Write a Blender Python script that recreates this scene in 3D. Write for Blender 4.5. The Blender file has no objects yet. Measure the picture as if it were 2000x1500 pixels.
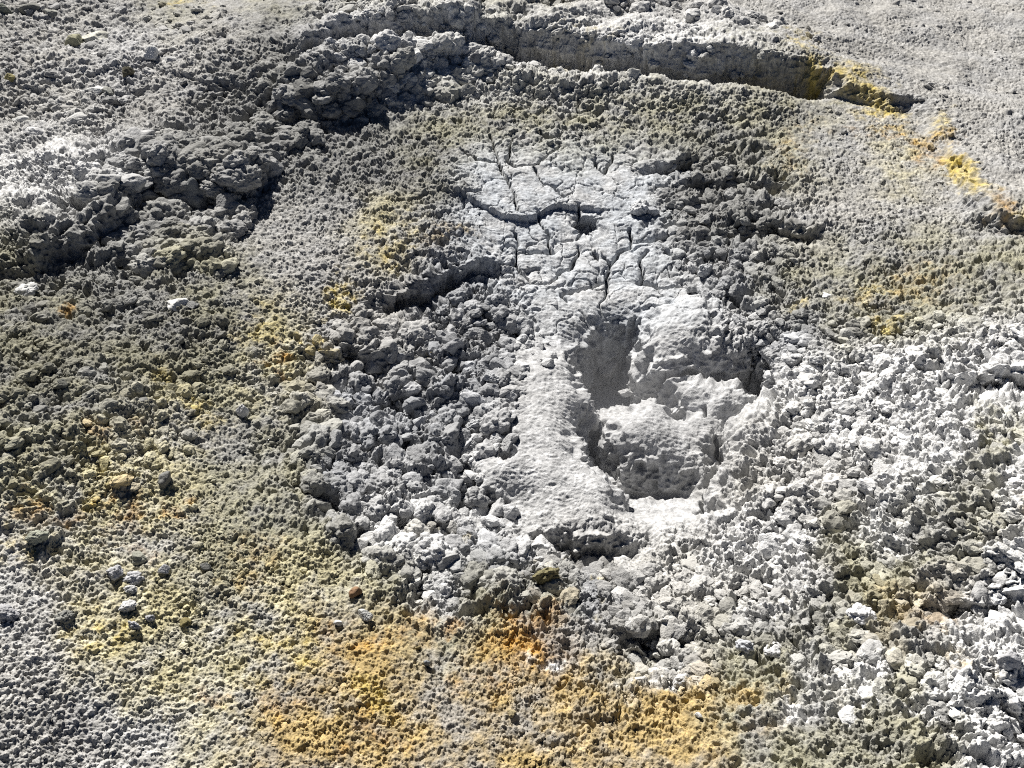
import bpy, math, random
import numpy as np

# ------------------------------------------------------------------ camera, light, exposure
S = bpy.context.scene
COL = S.collection
CAM_H, PITCH, FPX = 1.8, math.radians(43.0), 1725.0
cd = bpy.data.cameras.new("camera")
cam = bpy.data.objects.new("camera", cd)
COL.objects.link(cam)
cam.location = (0, 0, CAM_H)
cam.rotation_euler = (math.pi / 2 - PITCH, 0, 0)
cd.sensor_fit = 'HORIZONTAL'
cd.angle = 2 * math.atan(1000.0 / FPX)
cd.clip_start, cd.clip_end = 0.01, 2000
S.camera = cam

SUN_EL, SUN_AZ = math.radians(38.0), math.radians(-24.0)   # azimuth from straight ahead (+y), negative = left
w = bpy.data.worlds.new("World")
S.world = w
w.use_nodes = True
nt = w.node_tree
bg = nt.nodes['Background']
sky = nt.nodes.new('ShaderNodeTexSky')
sky.sky_type = 'NISHITA'
sky.sun_disc = False
sky.sun_elevation = SUN_EL
sky.sun_rotation = SUN_AZ
sky.altitude = 1500
sky.air_density = 0.2
sky.dust_density = 0.15
nt.links.new(sky.outputs[0], bg.inputs[0])
bg.inputs[1].default_value = 0.05
ld = bpy.data.lights.new("sun", 'SUN')
ld.energy = 5.0
ld.angle = math.radians(0.5)
ld.color = (1.0, 0.965, 0.91)
sun = bpy.data.objects.new("sun", ld)
COL.objects.link(sun)
sun.location = (-2, 6, 6)
sun.rotation_euler = (-(math.pi / 2 - SUN_EL), 0, -SUN_AZ)
S.view_settings.view_transform = 'Standard'
S.view_settings.look = 'None'
S.view_settings.gamma = 1
S.view_settings.exposure = 0.8
S.cycles.diffuse_bounces = 1
S.cycles.use_denoising = False
S.cycles.filter_width = 1.1

# ------------------------------------------------------------------ helpers: pixel <-> ground, noise
SP, CP = math.sin(PITCH), math.cos(PITCH)
F32 = np.float32


def at(px, py, z=0.0):
    """photo pixel (2000x1500) -> world point at height z"""
    a = (px - 1000.0) / FPX
    b = (750.0 - py) / FPX
    dz = -SP + b * CP
    t = (z - CAM_H) / dz
    return a * t, (CP + b * SP) * t


def topx(x, y, z=0.0):
    d = y * CP + (CAM_H - z) * SP
    return 1000.0 + FPX * x / d, 750.0 - FPX * (y * SP - (CAM_H - z) * CP) / d


def poly(pts, z=0.0):
    return np.array([at(p[0], p[1], p[2] if len(p) > 2 else z) for p in pts], dtype=np.float64)


RT = np.random.RandomState(7)
TAB = RT.rand(512, 512, 6).astype(F32)
ANG = RT.rand(512, 512).astype(F32) * (2 * np.pi)
GX, GY = np.cos(ANG), np.sin(ANG)
T3 = RT.rand(64, 64, 64).astype(F32)


def pn(x, y, s, seed=0):
    """2-D gradient noise about -0.7..0.7, feature size s"""
    X = x / s + seed * 17.31
    Y = y / s + seed * 41.77
    ix = np.floor(X).astype(np.int32)
    iy = np.floor(Y).astype(np.int32)
    fx = (X - ix).astype(F32)
    fy = (Y - iy).astype(F32)
    ux = fx * fx * fx * (fx * (fx * 6 - 15) + 10)
    uy = fy * fy * fy * (fy * (fy * 6 - 15) + 10)

    def g(a, b):
        i = (ix + a) & 511
        j = (iy + b) & 511
        return GX[i, j] * (fx - a) + GY[i, j] * (fy - b)
    n0 = g(0, 0) * (1 - ux) + g(1, 0) * ux
    n1 = g(0, 1) * (1 - ux) + g(1, 1) * ux
    return n0 * (1 - uy) + n1 * uy


def fbm(x, y, s, seed=0, octs=4, gain=0.5):
    o = 0
    a = 1.0
    for k in range(octs):
        o = o + a * pn(x, y, s / 2 ** k, seed + k * 3 + 1)
        a *= gain
    return o


def vn3(p, s, seed=0):
    q = p / s + seed * 13.7
    i = np.floor(q).astype(np.int64)
    f = q - i
    u = f * f * (3 - 2 * f)
    o = 0
    for a in (0, 1):
        for b in (0, 1):
            for c in (0, 1):
                wgt = (u[:, 0] if a else 1 - u[:, 0]) * (u[:, 1] if b else 1 - u[:, 1]) * (u[:, 2] if c else 1 - u[:, 2])
                o = o + wgt * T3[(i[:, 0] + a) & 63, (i[:, 1] + b) & 63, (i[:, 2] + c) & 63]
    return o * 2 - 1


def domes(x, y, s, seed, rmin=0.45, rmax=0.8, elong=0.35, power=0.42, warp=0.22):
    """packed lumps: height (in units of s) of the tallest lump over each point, and that lump's random number"""
    wx = pn(x, y, s * 0.6, seed + 50) * warp * 1.6
    wy = pn(x, y, s * 0.6, seed + 51) * warp * 1.6
    X = (x / s + wx + seed * 7.3).astype(F32)
    Y = (y / s + wy + seed * 3.9).astype(F32)
    ix = np.floor(X).astype(np.int32)
    iy = np.floor(Y).astype(np.int32)
    out = np.zeros_like(X)
    rid = np.zeros_like(X)
    for a in (-1, 0, 1):
        for b in (-1, 0, 1):
            cx = ix + a
            cy = iy + b
            t = TAB[cx & 511, cy & 511]
            dx = X - (cx + t[:, 0])
            dy = Y - (cy + t[:, 1])
            th = t[:, 2] * 3.1416
            c, q = np.cos(th), np.sin(th)
            e = 1.0 + elong * (t[:, 3] * 2 - 1)
            d2 = ((dx * c + dy * q) * e) ** 2 + ((-dx * q + dy * c) / e) ** 2
            r = rmin + (rmax - rmin) * t[:, 4] ** 1.5
            h = r * (0.42 + 0.5 * t[:, 5]) * np.maximum(0, 1 - d2 / (r * r)) ** power
            m = h > out
            out = np.where(m, h, out)
            rid = np.where(m, t[:, 3], rid)
    return out, rid


def sstep(a, b, x):
    t = np.clip((x - a) / (b - a), 0, 1)
    return t * t * (3 - 2 * t)


def inside(P, x, y):
    r = np.zeros(x.shape, bool)
    n = len(P)
    for i in range(n):
        x0, y0 = P[i]
        x1, y1 = P[(i + 1) % n]
        if y0 == y1:
            continue
        c = (y0 > y) != (y1 > y)
        r ^= c & (x < (x1 - x0) * (y - y0) / (y1 - y0) + x0)
    return r


def pdist(P, x, y, closed=False, val=None):
    """distance to a polyline, with val interpolated at the nearest point"""
    best = np.full(x.shape, 1e9)
    bv = np.zeros(x.shape)
    n = len(P)
    for i in range(n if closed else n - 1):
        x0, y0 = P[i]
        x1, y1 = P[(i + 1) % n]
        vx, vy = x1 - x0, y1 - y0
        L = vx * vx + vy * vy + 1e-12
        t = np.clip(((x - x0) * vx + (y - y0) * vy) / L, 0, 1)
        d = (x - x0 - t * vx) ** 2 + (y - y0 - t * vy) ** 2
        m = d < best
        best = np.where(m, d, best)
        if val is not None:
            bv = np.where(m, val[i] + (val[(i + 1) % n] - val[i]) * t, bv)
    return (np.sqrt(best), bv) if val is not None else np.sqrt(best)


def along(P, V, x, y):
    """values V of a polyline spread smoothly over the plane (coarse raster, then enlarged)"""
    st = 6
    xs, ys = x[::st, ::st], y[::st, ::st]
    n = np.zeros_like(xs)
    d = np.zeros_like(xs)
    for i in range(len(P) - 1):
        k = max(2, int(np.hypot(*(P[i + 1] - P[i])) / .06))
        for t in np.linspace(0, 1, k, endpoint=False):
            p = P[i] * (1 - t) + P[i + 1] * t
            w_ = 1 / ((xs - p[0]) ** 2 + (ys - p[1]) ** 2 + .0004) ** 1.7
            n += w_ * (V[i] * (1 - t) + V[i + 1] * t)
            d += w_
    c = n / d
    u = np.clip(np.arange(x.shape[1]) / st, 0, c.shape[1] - 1.001)
    v = np.clip(np.arange(x.shape[0]) / st, 0, c.shape[0] - 1.001)
    i, j = u.astype(int)[None, :], v.astype(int)[:, None]
    fx, fy = (u - u.astype(int))[None, :], (v - v.astype(int))[:, None]
    return (c[j, i] * (1 - fx) + c[j, i + 1] * fx) * (1 - fy) + (c[j + 1, i] * (1 - fx) + c[j + 1, i + 1] * fx) * fy


def sdf(P, x, y):
    d = pdist(P, x, y, True)
    return np.where(inside(P, x, y), d, -d)      # positive inside


def frame_grid(rows, table, px, py):
    """bilinear look-up of a 20 x 15 map of the site"""
    A = np.array([[table[c] for c in r.split()] for r in rows], dtype=F32)
    if A.ndim == 2:
        A = A[..., None]
    gx = np.clip(px / 100 - 0.5, 0, 18.999)
    gy = np.clip(py / 100 - 0.5, 0, 13.999)
    i = gx.astype(int)
    j = gy.astype(int)
    fx = (gx - i)[..., None]
    fy = (gy - j)[..., None]
    return (A[j, i] * (1 - fx) + A[j, i + 1] * fx) * (1 - fy) + (A[j + 1, i] * (1 - fx) + A[j + 1, i + 1] * fx) * fy


# ------------------------------------------------------------------ the site: broad relief (metres), traced on the ground
XR, YR, CELL = (-4.6, 4.6), (0.1, 8.5), 0.008
gx_ = np.arange(XR[0], XR[1], CELL)
gy_ = np.arange(YR[0], YR[1], CELL)
MX, MY = np.meshgrid(gx_, gy_)
MPX, MPY = topx(MX, MY)

CTRL = [(1250, 850, -.15), (1050, 850, -.12), (700, 800, -.10), (840, 760, -.11), (560, 800, -.03), (250, 800, .10), (0, 800, .20), (-200, 800, .27),
        (0, 1200, .16), (-200, 1300, .2), (300, 1400, .06), (300, 1100, .06), (600, 1250, -.01), (1000, 1450, .0), (1000, 1220, -.05), (1050, 1090, -.10), (1300, 1150, -.08),
        (1600, 1250, .02), (1900, 1400, .12), (1950, 900, .18), (2200, 900, .28), (1700, 850, -.02), (1600, 1000, -.03), (1600, 400, .04), (1750, 450, .10), (1900, 620, .15),
        (2200, 600, .22), (1620, 620, -.02), (1100, 450, -.05), (1100, 330, .0), (1350, 420, -.04), (700, 450, -.0), (500, 500, .03), (300, 600, .08), (1000, 230, .04), (1300, 230, .04),
        (1500, 300, .05), (850, 300, .03), (600, 350, .04), (1650, 270, .09), (1200, 580, -.11), (1250, 1040, -.13), (200, 300, .02), (1200, 20, .02), (400, 60, .06), (50, 50, .1), (1800, 60, .02)]
num = np.zeros_like(MX)
den = np.zeros_like(MX) + 1e-9
for cpx, cpy, cz in CTRL:
    cx, cy = at(cpx, cpy, cz)
    sg = 0.14 + 0.055 * cy
    g = np.exp(-((MX - cx) ** 2 + (MY - cy) ** 2) / (2 * sg * sg)) + 1e-7 / (0.2 + (MX - cx) ** 2 + (MY - cy) ** 2)
    num += g * cz
    den += g
BASE = num / den

# crumbling of every edge
WXm = fbm(MX, MY, .17, 11, 3, .5) * .045
WYm = fbm(MX, MY, .17, 31, 3, .5) * .045
WXm = WXm + pn(MX, MY, .42, 13) * .03
WYm = WYm + pn(MX, MY, .42, 33) * .03
WX, WY = MX + WXm, MY + WYm

# back scarp: plateau beyond its lip; height tapers to both ends
lipA = [(470, 215, .02), (560, 168, .04), (640, 114, .10), (720, 80, .14), (800, 70, .15), (900, 66, .16), (1000, 54, .17), (1090, 62, .17), (1200, 86, .16), (1300, 98, .16), (1400, 112, .16),
        (1500, 122, .15), (1580, 140, .12), (1612, 160, .09), (1650, 188, .07), (1720, 220, .06), (1790, 232, .045), (1835, 300, .035), (1885, 370, .06), (1908, 430, .08), (1960, 470, .07), (2040, 490, .05), (2300, 560, .04)]
PA = np.array([at(p[0], p[1], p[2]) for p in lipA])
VA = np.array([p[2] for p in lipA])
dA = pdist(PA, WX, WY)
hA = along(PA, VA, MX, MY) * sstep(PA[0][0] - .9, PA[0][0] + .5, MX)
inA = inside(np.vstack([PA, [(20, PA[-1][1]), (20, 30), (-20, 30), (-20, PA[0][1] + 2.2), (PA[0][0] - .6, PA[0][1] + .3)]]), WX, WY)
sA = np.where(inA, dA, -dA)
hA = hA * np.clip(1 + .35 * pn(MX, MY, .2, 59), .6, 1.15)
BASE += hA * sstep(-.055, .02, sA) * np.where(inA, 1 - .75 * sstep(.5, 2.5, dA), 1)
# trench at the scarp's foot and the bank of clods in front of it
trench = PA[6:13] - np.array([0, .075])
BASE -= .11 * np.exp(-(pdist(trench, WX, WY) / .065) ** 2)
bank = poly([(560, 192), (640, 150), (750, 140), (820, 124), (920, 118), (1000, 142), (1090, 160), (1200, 154), (1300, 164), (1380, 186), (1480, 190)], .08)
dB = pdist(bank, WX, WY)
BASE += .065 * np.exp(-(dB / .14) ** 2)

# left terrace, standing above the basin along two crumbled steps
lipB = [(930, 112), (860, 120), (800, 138), (740, 158), (680, 176), (600, 192), (545, 182), (500, 212), (475, 272), (505, 316), (490, 336), (380, 330), (300, 342), (230, 372), (196, 408), (150, 448), (90, 482), (0, 494), (-250, 545)]
VB = np.array([.04, .07, .10, .11, .12, .11, .07, .03, .04, .07, .10, .10, .09, .10, .13, .13, .12, .11, .10])
PB = np.array([at(a, b, v + .03) for (a, b), v in zip(lipB, VB)])
dL = pdist(PB, WX, WY)
hL = along(PB, VB, MX, MY)
inL = inside(np.vstack([PB, [(-20, PB[-1][1]), (-20, 30), (0, 30), (PB[0][0], PB[0][1] + .3)]]), WX, WY)
sL = np.where(inL, dL, -dL)
hL = hL * np.clip(.95 + .6 * pn(MX, MY, .22, 55), .5, 1.15)
BASE += hL * sstep(-.045 - .05 * np.abs(pn(MX, MY, .2, 57)), .02, sL) * np.where(inL, 1 - .8 * sstep(.25, 1.3, dL), 1)
for hp, hr, hd in (((178, 470), .07, .10), ((600, 244), .07, .06), ((420, 418), .10, .05), ((60, 548), .07, .06), ((300, 420), .05, .06)):
    c = at(*hp)
    BASE -= hd * np.exp(-((WX - c[0]) ** 2 + (WY - c[1]) ** 2) / (hr * hr))

# small undercut ledges in the inner rubble
LEDGES = [([(770, 590), (800, 570), (860, 552), (905, 535), (945, 515)], .085, .045), ([(1290, 350), (1330, 335), (1375, 345)], .06, .05), ([(1385, 390), (1430, 378), (1490, 405)], .055, .06),
          ([(1440, 475), (1500, 466), (1560, 490)], .075, .04), ([(1960, 815), (2010, 800)], .1, .1), ([(1900, 1225), (1960, 1215), (2010, 1235)], .06, .1), ([(1880, 1415), (1950, 1455), (2010, 1462)], .06, .1),
          ([(1245, 1225), (1290, 1205), (1330, 1215)], .045, .05), ([(1265, 1275), (1320, 1270)], .035, .04), ([(1090, 1020), (1130, 1030), (1165, 1020)], .08, .06), ([(640, 690), (690, 680), (740, 690)], .05, .06),
          ([(700, 730), (750, 725), (800, 760)], .05, .06), ([(760, 840), (830, 845)], .05, .05), ([(900, 880), (930, 940)], .05, .05), ([(660, 960), (700, 985)], .05, .05)]
for pts, dep, wid in LEDGES:
    P = poly([(a, b + 10) for a, b in pts], -.06)
    bx, by = P.mean(0)
    m = (np.abs(MX - bx) < .8) & (np.abs(MY - by) < .8)
    x, y = WX[m], WY[m]
    d = pdist(P, x, y)
    tl = np.interp(x, P[:, 0], P[:, 1])
    below = sstep(.012, -.018, y - tl)
    dep = dep * np.clip(.75 + 1.7 * pn(x, y, .13, 201), .1, 1.4)
    BASE[m] += dep * .18 * np.exp(-(d / (wid * 1.6)) ** 2) * (1 - below) - dep * np.exp(-(d / (wid * 1.3)) ** 2) * below

# the vent
pit = poly([(1122, 704), (1130, 676), (1159, 652), (1195, 634), (1238, 632), (1248, 708), (1300, 730), (1360, 724), (1420, 730), (1470, 722), (1498, 748), (1505, 800), (1420, 818), (1405, 900), (1378, 950), (1395, 985),
            (1300, 1003), (1260, 1010), (1215, 1000), (1200, 960), (1143, 915), (1138, 880), (1128, 850), (1132, 825), (1146, 790), (1138, 750)], -.13)
sm = (np.abs(MX - .45) < 1.2) & (np.abs(MY - 1.8) < 1.2)
x, y = MX[sm] + (WXm[sm] - pn(MX[sm], MY[sm], .42, 13) * .03) * .35, MY[sm] + (WYm[sm] - pn(MX[sm], MY[sm], .42, 33) * .03) * .35
b = BASE[sm]
# smooth lobe along the left rim, mud dome at the back right
lobe = poly([(1015, 755), (1060, 705), (1108, 690), (1140, 750), (1149, 790), (1135, 830), (1135, 855), (1150, 885), (1150, 915), (1200, 960), (1210, 1000), (1150, 1005), (1060, 965), (970, 945), (950, 915), (1000, 850), (1005, 800)], -.1)
b = b + .055 * sstep(-.12, .07, sdf(lobe, x, y))
dome = poly([(1255, 722), (1256, 655), (1290, 616), (1340, 603), (1390, 618), (1414, 652), (1414, 720), (1370, 732), (1310, 734)], -.10)
b = b + .05 * np.sqrt(sstep(-.02, .085, sdf(dome, x, y)))
sp = sdf(pit, x, y)
_, ppy = topx(x, y, -.2)
hc = at(1200, 730, -.3)
floor = -.25 - .10 * np.exp(-((x - hc[0]) ** 2 + (y - hc[1]) ** 2) / .03) + .09 * sstep(940, 1015, ppy)
b = b - .034 * np.exp(-(np.maximum(-sp, 0) / .05) ** 2)
k = sstep(-.014, .036, sp)
b = b * (1 - k) + np.minimum(floor, b) * k
slab = poly([(1168, 802), (1215, 787), (1257, 760), (1271, 756), (1306, 777), (1327, 802), (1345, 784), (1330, 766), (1312, 752), (1298, 738), (1341, 726), (1390, 742), (1425, 740), (1455, 754), (1505, 790), (1425, 818), (1408, 890), (1384, 938),
             (1350, 918), (1290, 902), (1250, 888), (1215, 893), (1200, 860), (1182, 832)], -.11)
ss = sdf(slab, x, y)
cxs, cys = at(1320, 830, -.15)
top = -.125 + .10 * (y - cys) + .06 * (x - cxs) + .03 * np.exp(-((x - at(1265, 790)[0]) ** 2 + (y - at(1265, 790)[1]) ** 2) / .006)
top = top + .015 - .04 * np.exp(-(np.maximum(ss, 0) / .045) ** 2)
ks = sstep(-.035, .022, ss)
b = b * (1 - ks) + np.maximum(b, top) * ks
b = np.where((ks > 0) & (sp < 0), np.minimum(b, BASE[sm] + .06), b)
# rubble slope between the slab and the near rim
BASE[sm] = b
for hp, rx, ry, hd in (((1152, 437), .05, .055, .085), ((988, 895), .018, .03, .07), ((1168, 490), .008, .03, .05), ((1385, 985), .03, .02, .05), ((1475, 740), .03, .05, .07)):
    c = at(hp[0], hp[1], -.1 if hp[1] > 700 else -.035)
    q = ((MX + WXm * .3 - c[0]) / rx) ** 2 + ((MY + WYm * .3 - c[1]) / ry) ** 2
    BASE -= hd * np.exp(-q ** 1.5)


def msample(M, x, y):
    u = np.clip((x - XR[0]) / CELL, 0, M.shape[1] - 1.001)
    v = np.clip((y - YR[0]) / CELL, 0, M.shape[0] - 1.001)
    i = u.astype(np.int32)
    j = v.astype(np.int32)
    fx = (u - i).astype(F32)
    fy = (v - j).astype(F32)
    return (M[j, i] * (1 - fx) + M[j, i + 1] * fx) * (1 - fy) + (M[j + 1, i] * (1 - fx) + M[j + 1, i + 1] * fx) * fy


# ------------------------------------------------------------------ materials of the ground: where each crust lies
COLR = {'G': (.25, .25, .24), 'g': (.37, .363, .347), 'w': (.60, .60, .595), 'h': (.46, .452, .432), 'l': (.47, .472, .475), 'b': (.30, .307, .32), 'q': (.48, .50, .525), 'k': (.31, .30, .235), 'K': (.235, .228, .18),
        'o': (.40, .315, .175), 'O': (.44, .27, .10), 'y': (.46, .425, .29), 'Y': (.52, .425, .17)}
CROWS = ["g g g k g k k k k k k g g g g g g g g g",
         "g h l h g G l w w w w w w w w g g g g g",
         "g h g g G G G G k k k k k k k k g g g g",
         "w w l G G G G G K q q q q G G k g y g g",
         "w w G G g g g y b q q q q G G g g g g g",
         "K G G k k g g g b b q q q q b k k k k k",
         "K K G K K y g g b b l l l l l b k k k k",
         "K K K K k y b b b b l l l l l w w w w w",
         "K K k y k k b b b l l l l l h h w w w w",
         "k k y y k k b l b l l l l l h h h w w w",
         "k y y y k k k l l b h g h h w w k w k w",
         "h y y y k y y k l k k b g h h h k k h w",
         "h h y y y y o o k o O o k g k k k o h w",
         "h h y y y o o o o o o o o o k k w k w w",
         "g g h h y o o o o o o o o o k k k k w w"]
KINDS = {'f': (1.0, .35, 0, 0, 0), 'm': (.8, 1.0, .3, 0, 0), 'c': (.45, .9, 1.0, 0, .1), 's': (.06, .10, 0, 1.0, 0), 'r': (.35, .6, .1, 0, 1.0), 'p': (.3, .42, .35, 0, 1.15)}
TROWS = ["r r r f f f f f m m f f f f f f f f f f",
         "r r r r r m c c c c c c m m m f f f f f",
         "r r r m c c c m m m m m m m m f f f f f",
         "m m c c c m m m m s s s s c c m f f f f",
         "m c c c f f f f m s s s s c c m f f f f",
         "m c c m f f f m c c s s s s c m f m m m",
         "m m m m f f m c c c s s s s c m m m m m",
         "m m m m f m c c c c s s s s s c p p p p",
         "m m m m f m c c c s s s s s c c p p p p",
         "m m m f f m c c c s s s s s c p p p p p",
         "m m f f f f m c c c c m m p p p p p p p",
         "f m f f f f f m c c c m m p p p p p p p",
         "f f f f f f f f f f m m c m m p p p p p",
         "f f f f f f f f f f f m m m m p p p p p",
         "f f f f f f f f f f f f f f m m m p p p"]
# stains of sulphur and iron: (px, py, rx, ry, angle, colour, strength, noise size)
STAINS = [(1590, 192, 45, 10, 20, 'Y', 1.2), (1670, 222, 55, 22, 22, 'Y', 1.5), (1790, 320, 70, 26, 30, 'O', .8), (1870, 395, 60, 20, 52, 'Y', 1.3), (1905, 455, 40, 18, 60, 'Y', 1.2), (1715, 245, 35, 16, 30, 'Y', 1.2), (1760, 300, 60, 16, 10, 'Y', .9), (1740, 305, 90, 14, 5, 'O', .5), (1810, 290, 35, 12, -40, 'Y', .8),
          (1850, 365, 45, 16, 48, 'Y', 1.2), (1880, 430, 40, 12, 60, 'Y', .8), (1925, 480, 40, 20, 45, 'O', 1.0), (1980, 515, 40, 18, 20, 'Y', .9), (1600, 240, 60, 14, -10, 'k', .8), (1550, 320, 40, 60, 20, 'o', .5),
          (1480, 150, 110, 24, 8, 'k', .8), (1560, 150, 40, 20, 10, 'Y', .5), (1130, 145, 60, 14, 0, 'Y', .5), (770, 470, 55, 40, -20, 'Y', .75), (860, 465, 50, 16, -15, 'o', .9), (670, 580, 40, 22, -35, 'Y', .8), (640, 615, 40, 10, -30, 'Y', .9),
          (590, 655, 12, 12, 0, 'Y', .9), (650, 665, 12, 8, 0, 'Y', .9), (835, 655, 22, 12, 0, 'Y', .7), (540, 700, 14, 22, 0, 'O', .7), (500, 650, 40, 30, -30, 'Y', .6), (160, 665, 24, 14, -20, 'O', .7), (410, 840, 40, 30, 0, 'Y', .6),
          (345, 780, 24, 18, 0, 'Y', .6), (250, 905, 50, 20, -30, 'O', .5), (20, 905, 40, 20, 0, 'Y', .6), (130, 1065, 45, 14, -35, 'O', 1.0), (200, 1020, 60, 16, -35, 'Y', .9), (260, 1040, 50, 40, 0, 'O', .6), (360, 1020, 14, 18, 0, 'O', 1.0), (300, 1110, 40, 14, 30, 'O', .9),
          (60, 1150, 45, 22, -20, 'Y', .7), (510, 1140, 60, 60, 0, 'o', .6), (545, 1250, 80, 45, 0, 'Y', .9), (230, 1290, 30, 40, 0, 'Y', .6), (310, 1340, 70, 50, 0, 'y', .7), (500, 1380, 50, 60, 10, 'Y', 1.0), (540, 1385, 30, 40, 0, 'O', .7), (420, 1390, 40, 14, 0, 'O', .5),
          (1040, 1190, 60, 40, 10, 'O', 1.2), (1020, 1235, 40, 24, 0, 'O', .9), (830, 1210, 60, 26, 0, 'O', .9), (690, 1240, 60, 30, 0, 'O', .5), (950, 1310, 90, 50, 0, 'O', .4), (730, 1370, 50, 40, 0, 'Y', .8), (740, 1440, 60, 40, 0, 'O', .4), (1060, 1285, 30, 24, 0, 'w', .8),
          (1050, 1072, 28, 8, 0, 'Y', 1.3), (970, 1087, 14, 8, 20, 'Y', 1.0), (880, 1025, 60, 10, 10, 'Y', .5), (1185, 1130, 16, 16, 0, 'Y', .9), (1560, 605, 14, 12, 0, 'Y', .8), (1680, 600, 40, 24, 10, 'Y', .6), (1770, 600, 80, 50, 10, 'o', .5), (1700, 640, 60, 26, 20, 'k', .8), (1715, 650, 14, 20, 0, 'Y', .7),
          (1900, 930, 50, 60, 10, 'k', 1.0), (1880, 1000, 60, 30, 0, 'k', 1.1), (1800, 1140, 80, 40, 0, 'k', .9), (1830, 1080, 60, 20, 20, 'k', .9), (1980, 1110, 40, 40, 0, 'o', .8), (1800, 1265, 50, 30, 20, 'O', .7), (1700, 1230, 90, 60, 0, 'k', .8), (1620, 1200, 60, 30, 0, 'k', .8), (1460, 1390, 120, 60, 0, 'o', .7),
          (1700, 1350, 50, 30, 20, 'w', 1.5), (1560, 1410, 50, 20, 10, 'w', 1.2), (1790, 1425, 60, 24, 0, 'w', 1.1), (1860, 1360, 60, 20, 0, 'o', .5), (1500, 1180, 80, 20, 0, 'w', .8), (1300, 1290, 50, 60, 0, 'w', .9), (1720, 1460, 100, 30, 0, 'k', .9), (840, 950, 80, 40, 0, 'w', 1.0), (800, 1070, 100, 36, 10, 'w', .9), (420, 30, 30, 20, 0, 'Y', .4), (370, 40, 24, 10, -20, 'Y', .7), (510, 8, 40, 8, 0, 'Y', .6), (800, 15, 120, 16, 0, 'Y', .35), (900, 30, 100, 16, 0, 'k', .8)]


def albedo_at(x, y, rnd=None):
    """base colour of the crust at ground points"""
    px, py = topx(x, y)
    wx = fbm(x, y, .22, 3, 5, .65)
    wy = fbm(x, y, .22, 23, 5, .65)
    sc = 420.0 / np.maximum(y * CP + CAM_H * SP, .8)
    jx, jy = px + wx * sc * .34, py + wy * sc * .24
    c = frame_grid(CROWS, COLR, jx, jy)
    n1 = fbm(x, y, .045, 61, 4, .7)
    for (sx, sy, rx, ry, an, cl, st) in STAINS:
        m = (np.abs(jx - sx) < 2.2 * max(rx, ry)) & (np.abs(jy - sy) < 2.2 * max(rx, ry))
        if not m.any():
            continue
        a = math.radians(an)
        dx, dy = jx[m] - sx, jy[m] - sy
        q = ((dx * math.cos(a) + dy * math.sin(a)) / rx) ** 2 + ((-dx * math.sin(a) + dy * math.cos(a)) / ry) ** 2
        k = np.clip(np.exp(-q) * st * .85 + n1[m] * .8 * np.exp(-q * .5) - .1, 0, 1)[:, None]
        c[m] = c[m] * (1 - k) + np.array(COLR[cl], F32) * k
    # mottling: paler and darker crumbs
    n2 = fbm(x, y, .09, 77, 4, .7)[:, None]
    gr = c.mean(1, keepdims=True)
    sat = np.clip(.85 + .7 * n2 + 1.0 * pn(x, y, .2, 78)[:, None], .25, 1.2)
    c = gr + (c - gr) * sat
    n3 = fbm(x, y, .03, 91, 3, .7)
    v = 1 + .34 * n3 + .22 * fbm(x, y, .008, 95, 2, .7)
    if rnd is not None:
        v = v * (1 + .30 * (rnd - .5))
    return np.clip(c * v[:, None], .02, .82)


# ------------------------------------------------------------------ sampling of the ground sheet (finer near the viewer, even along steep faces)
NC, NR = 1720, 1420
ucol = np.concatenate([1000 - np.geomspace(7000, 1100, 60)[:-1], np.linspace(-100, 2100, NC), 1000 + np.geomspace(1100, 7000, 60)[1:]])
vrow = np.linspace(-90, 1600, 1500)
yfar = at(1000, -90)[1]
ynear = at(1000, 1600)[1]
yf = np.array([at(1000, v)[1] for v in vrow])


def col_xy(u, y):
    return (u - 1000) / FPX * (y * CP + CAM_H * SP)


cs = np.arange(0, NC, 4)
uc = np.linspace(-100, 2100, NC)[cs]
U2, Y2 = np.meshgrid(uc, yf)
Z2 = msample(BASE, col_xy(U2, Y2), Y2)
_, PV = topx(col_xy(U2, Y2), Y2, Z2)
dd = Y2 * CP + CAM_H * SP
ln = np.abs(np.diff(PV, axis=0)) + .35 * FPX * np.sqrt(np.diff(Y2, axis=0) ** 2 + np.diff(Z2, axis=0) ** 2) / dd[1:]
cum = np.vstack([np.zeros((1, len(uc))), np.cumsum(ln, axis=0)])
YS = np.empty((NR, len(uc)))
for i in range(len(uc)):
    YS[:, i] = np.interp(np.linspace(0, cum[-1, i], NR), cum[:, i], yf)
for _ in range(6):                                              # let neighbouring rows agree
    YS[:, 1:-1] = (YS[:, :-2] + 2 * YS[:, 1:-1] + YS[:, 2:]) / 4
full_u = np.linspace(-100, 2100, NC)
ii = np.clip(np.searchsorted(uc, full_u) - 1, 0, len(uc) - 2)
ft = np.clip((full_u - uc[ii]) / (uc[ii + 1] - uc[ii]), 0, 1)
YF = YS[:, ii] * (1 - ft) + YS[:, ii + 1] * ft
YALL = np.concatenate([np.repeat(YF[:, :1], 59, 1), YF, np.repeat(YF[:, -1:], 59, 1)], 1)
far = np.geomspace(90, yfar * 1.01, 70)[:, None] * np.ones((1, YALL.shape[1]))
near = np.linspace(ynear - .01, -.9, 60)[:, None] * np.ones((1, YALL.shape[1]))
YALL = np.concatenate([far, YALL, near], 0)
RN, CN = YALL.shape
XALL = col_xy(ucol[None, :], YALL)
x = XALL.ravel().astype(F32)
y = YALL.ravel().astype(F32)
print("ground samples", RN, CN)

PX, PY = topx(x, y)
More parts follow.
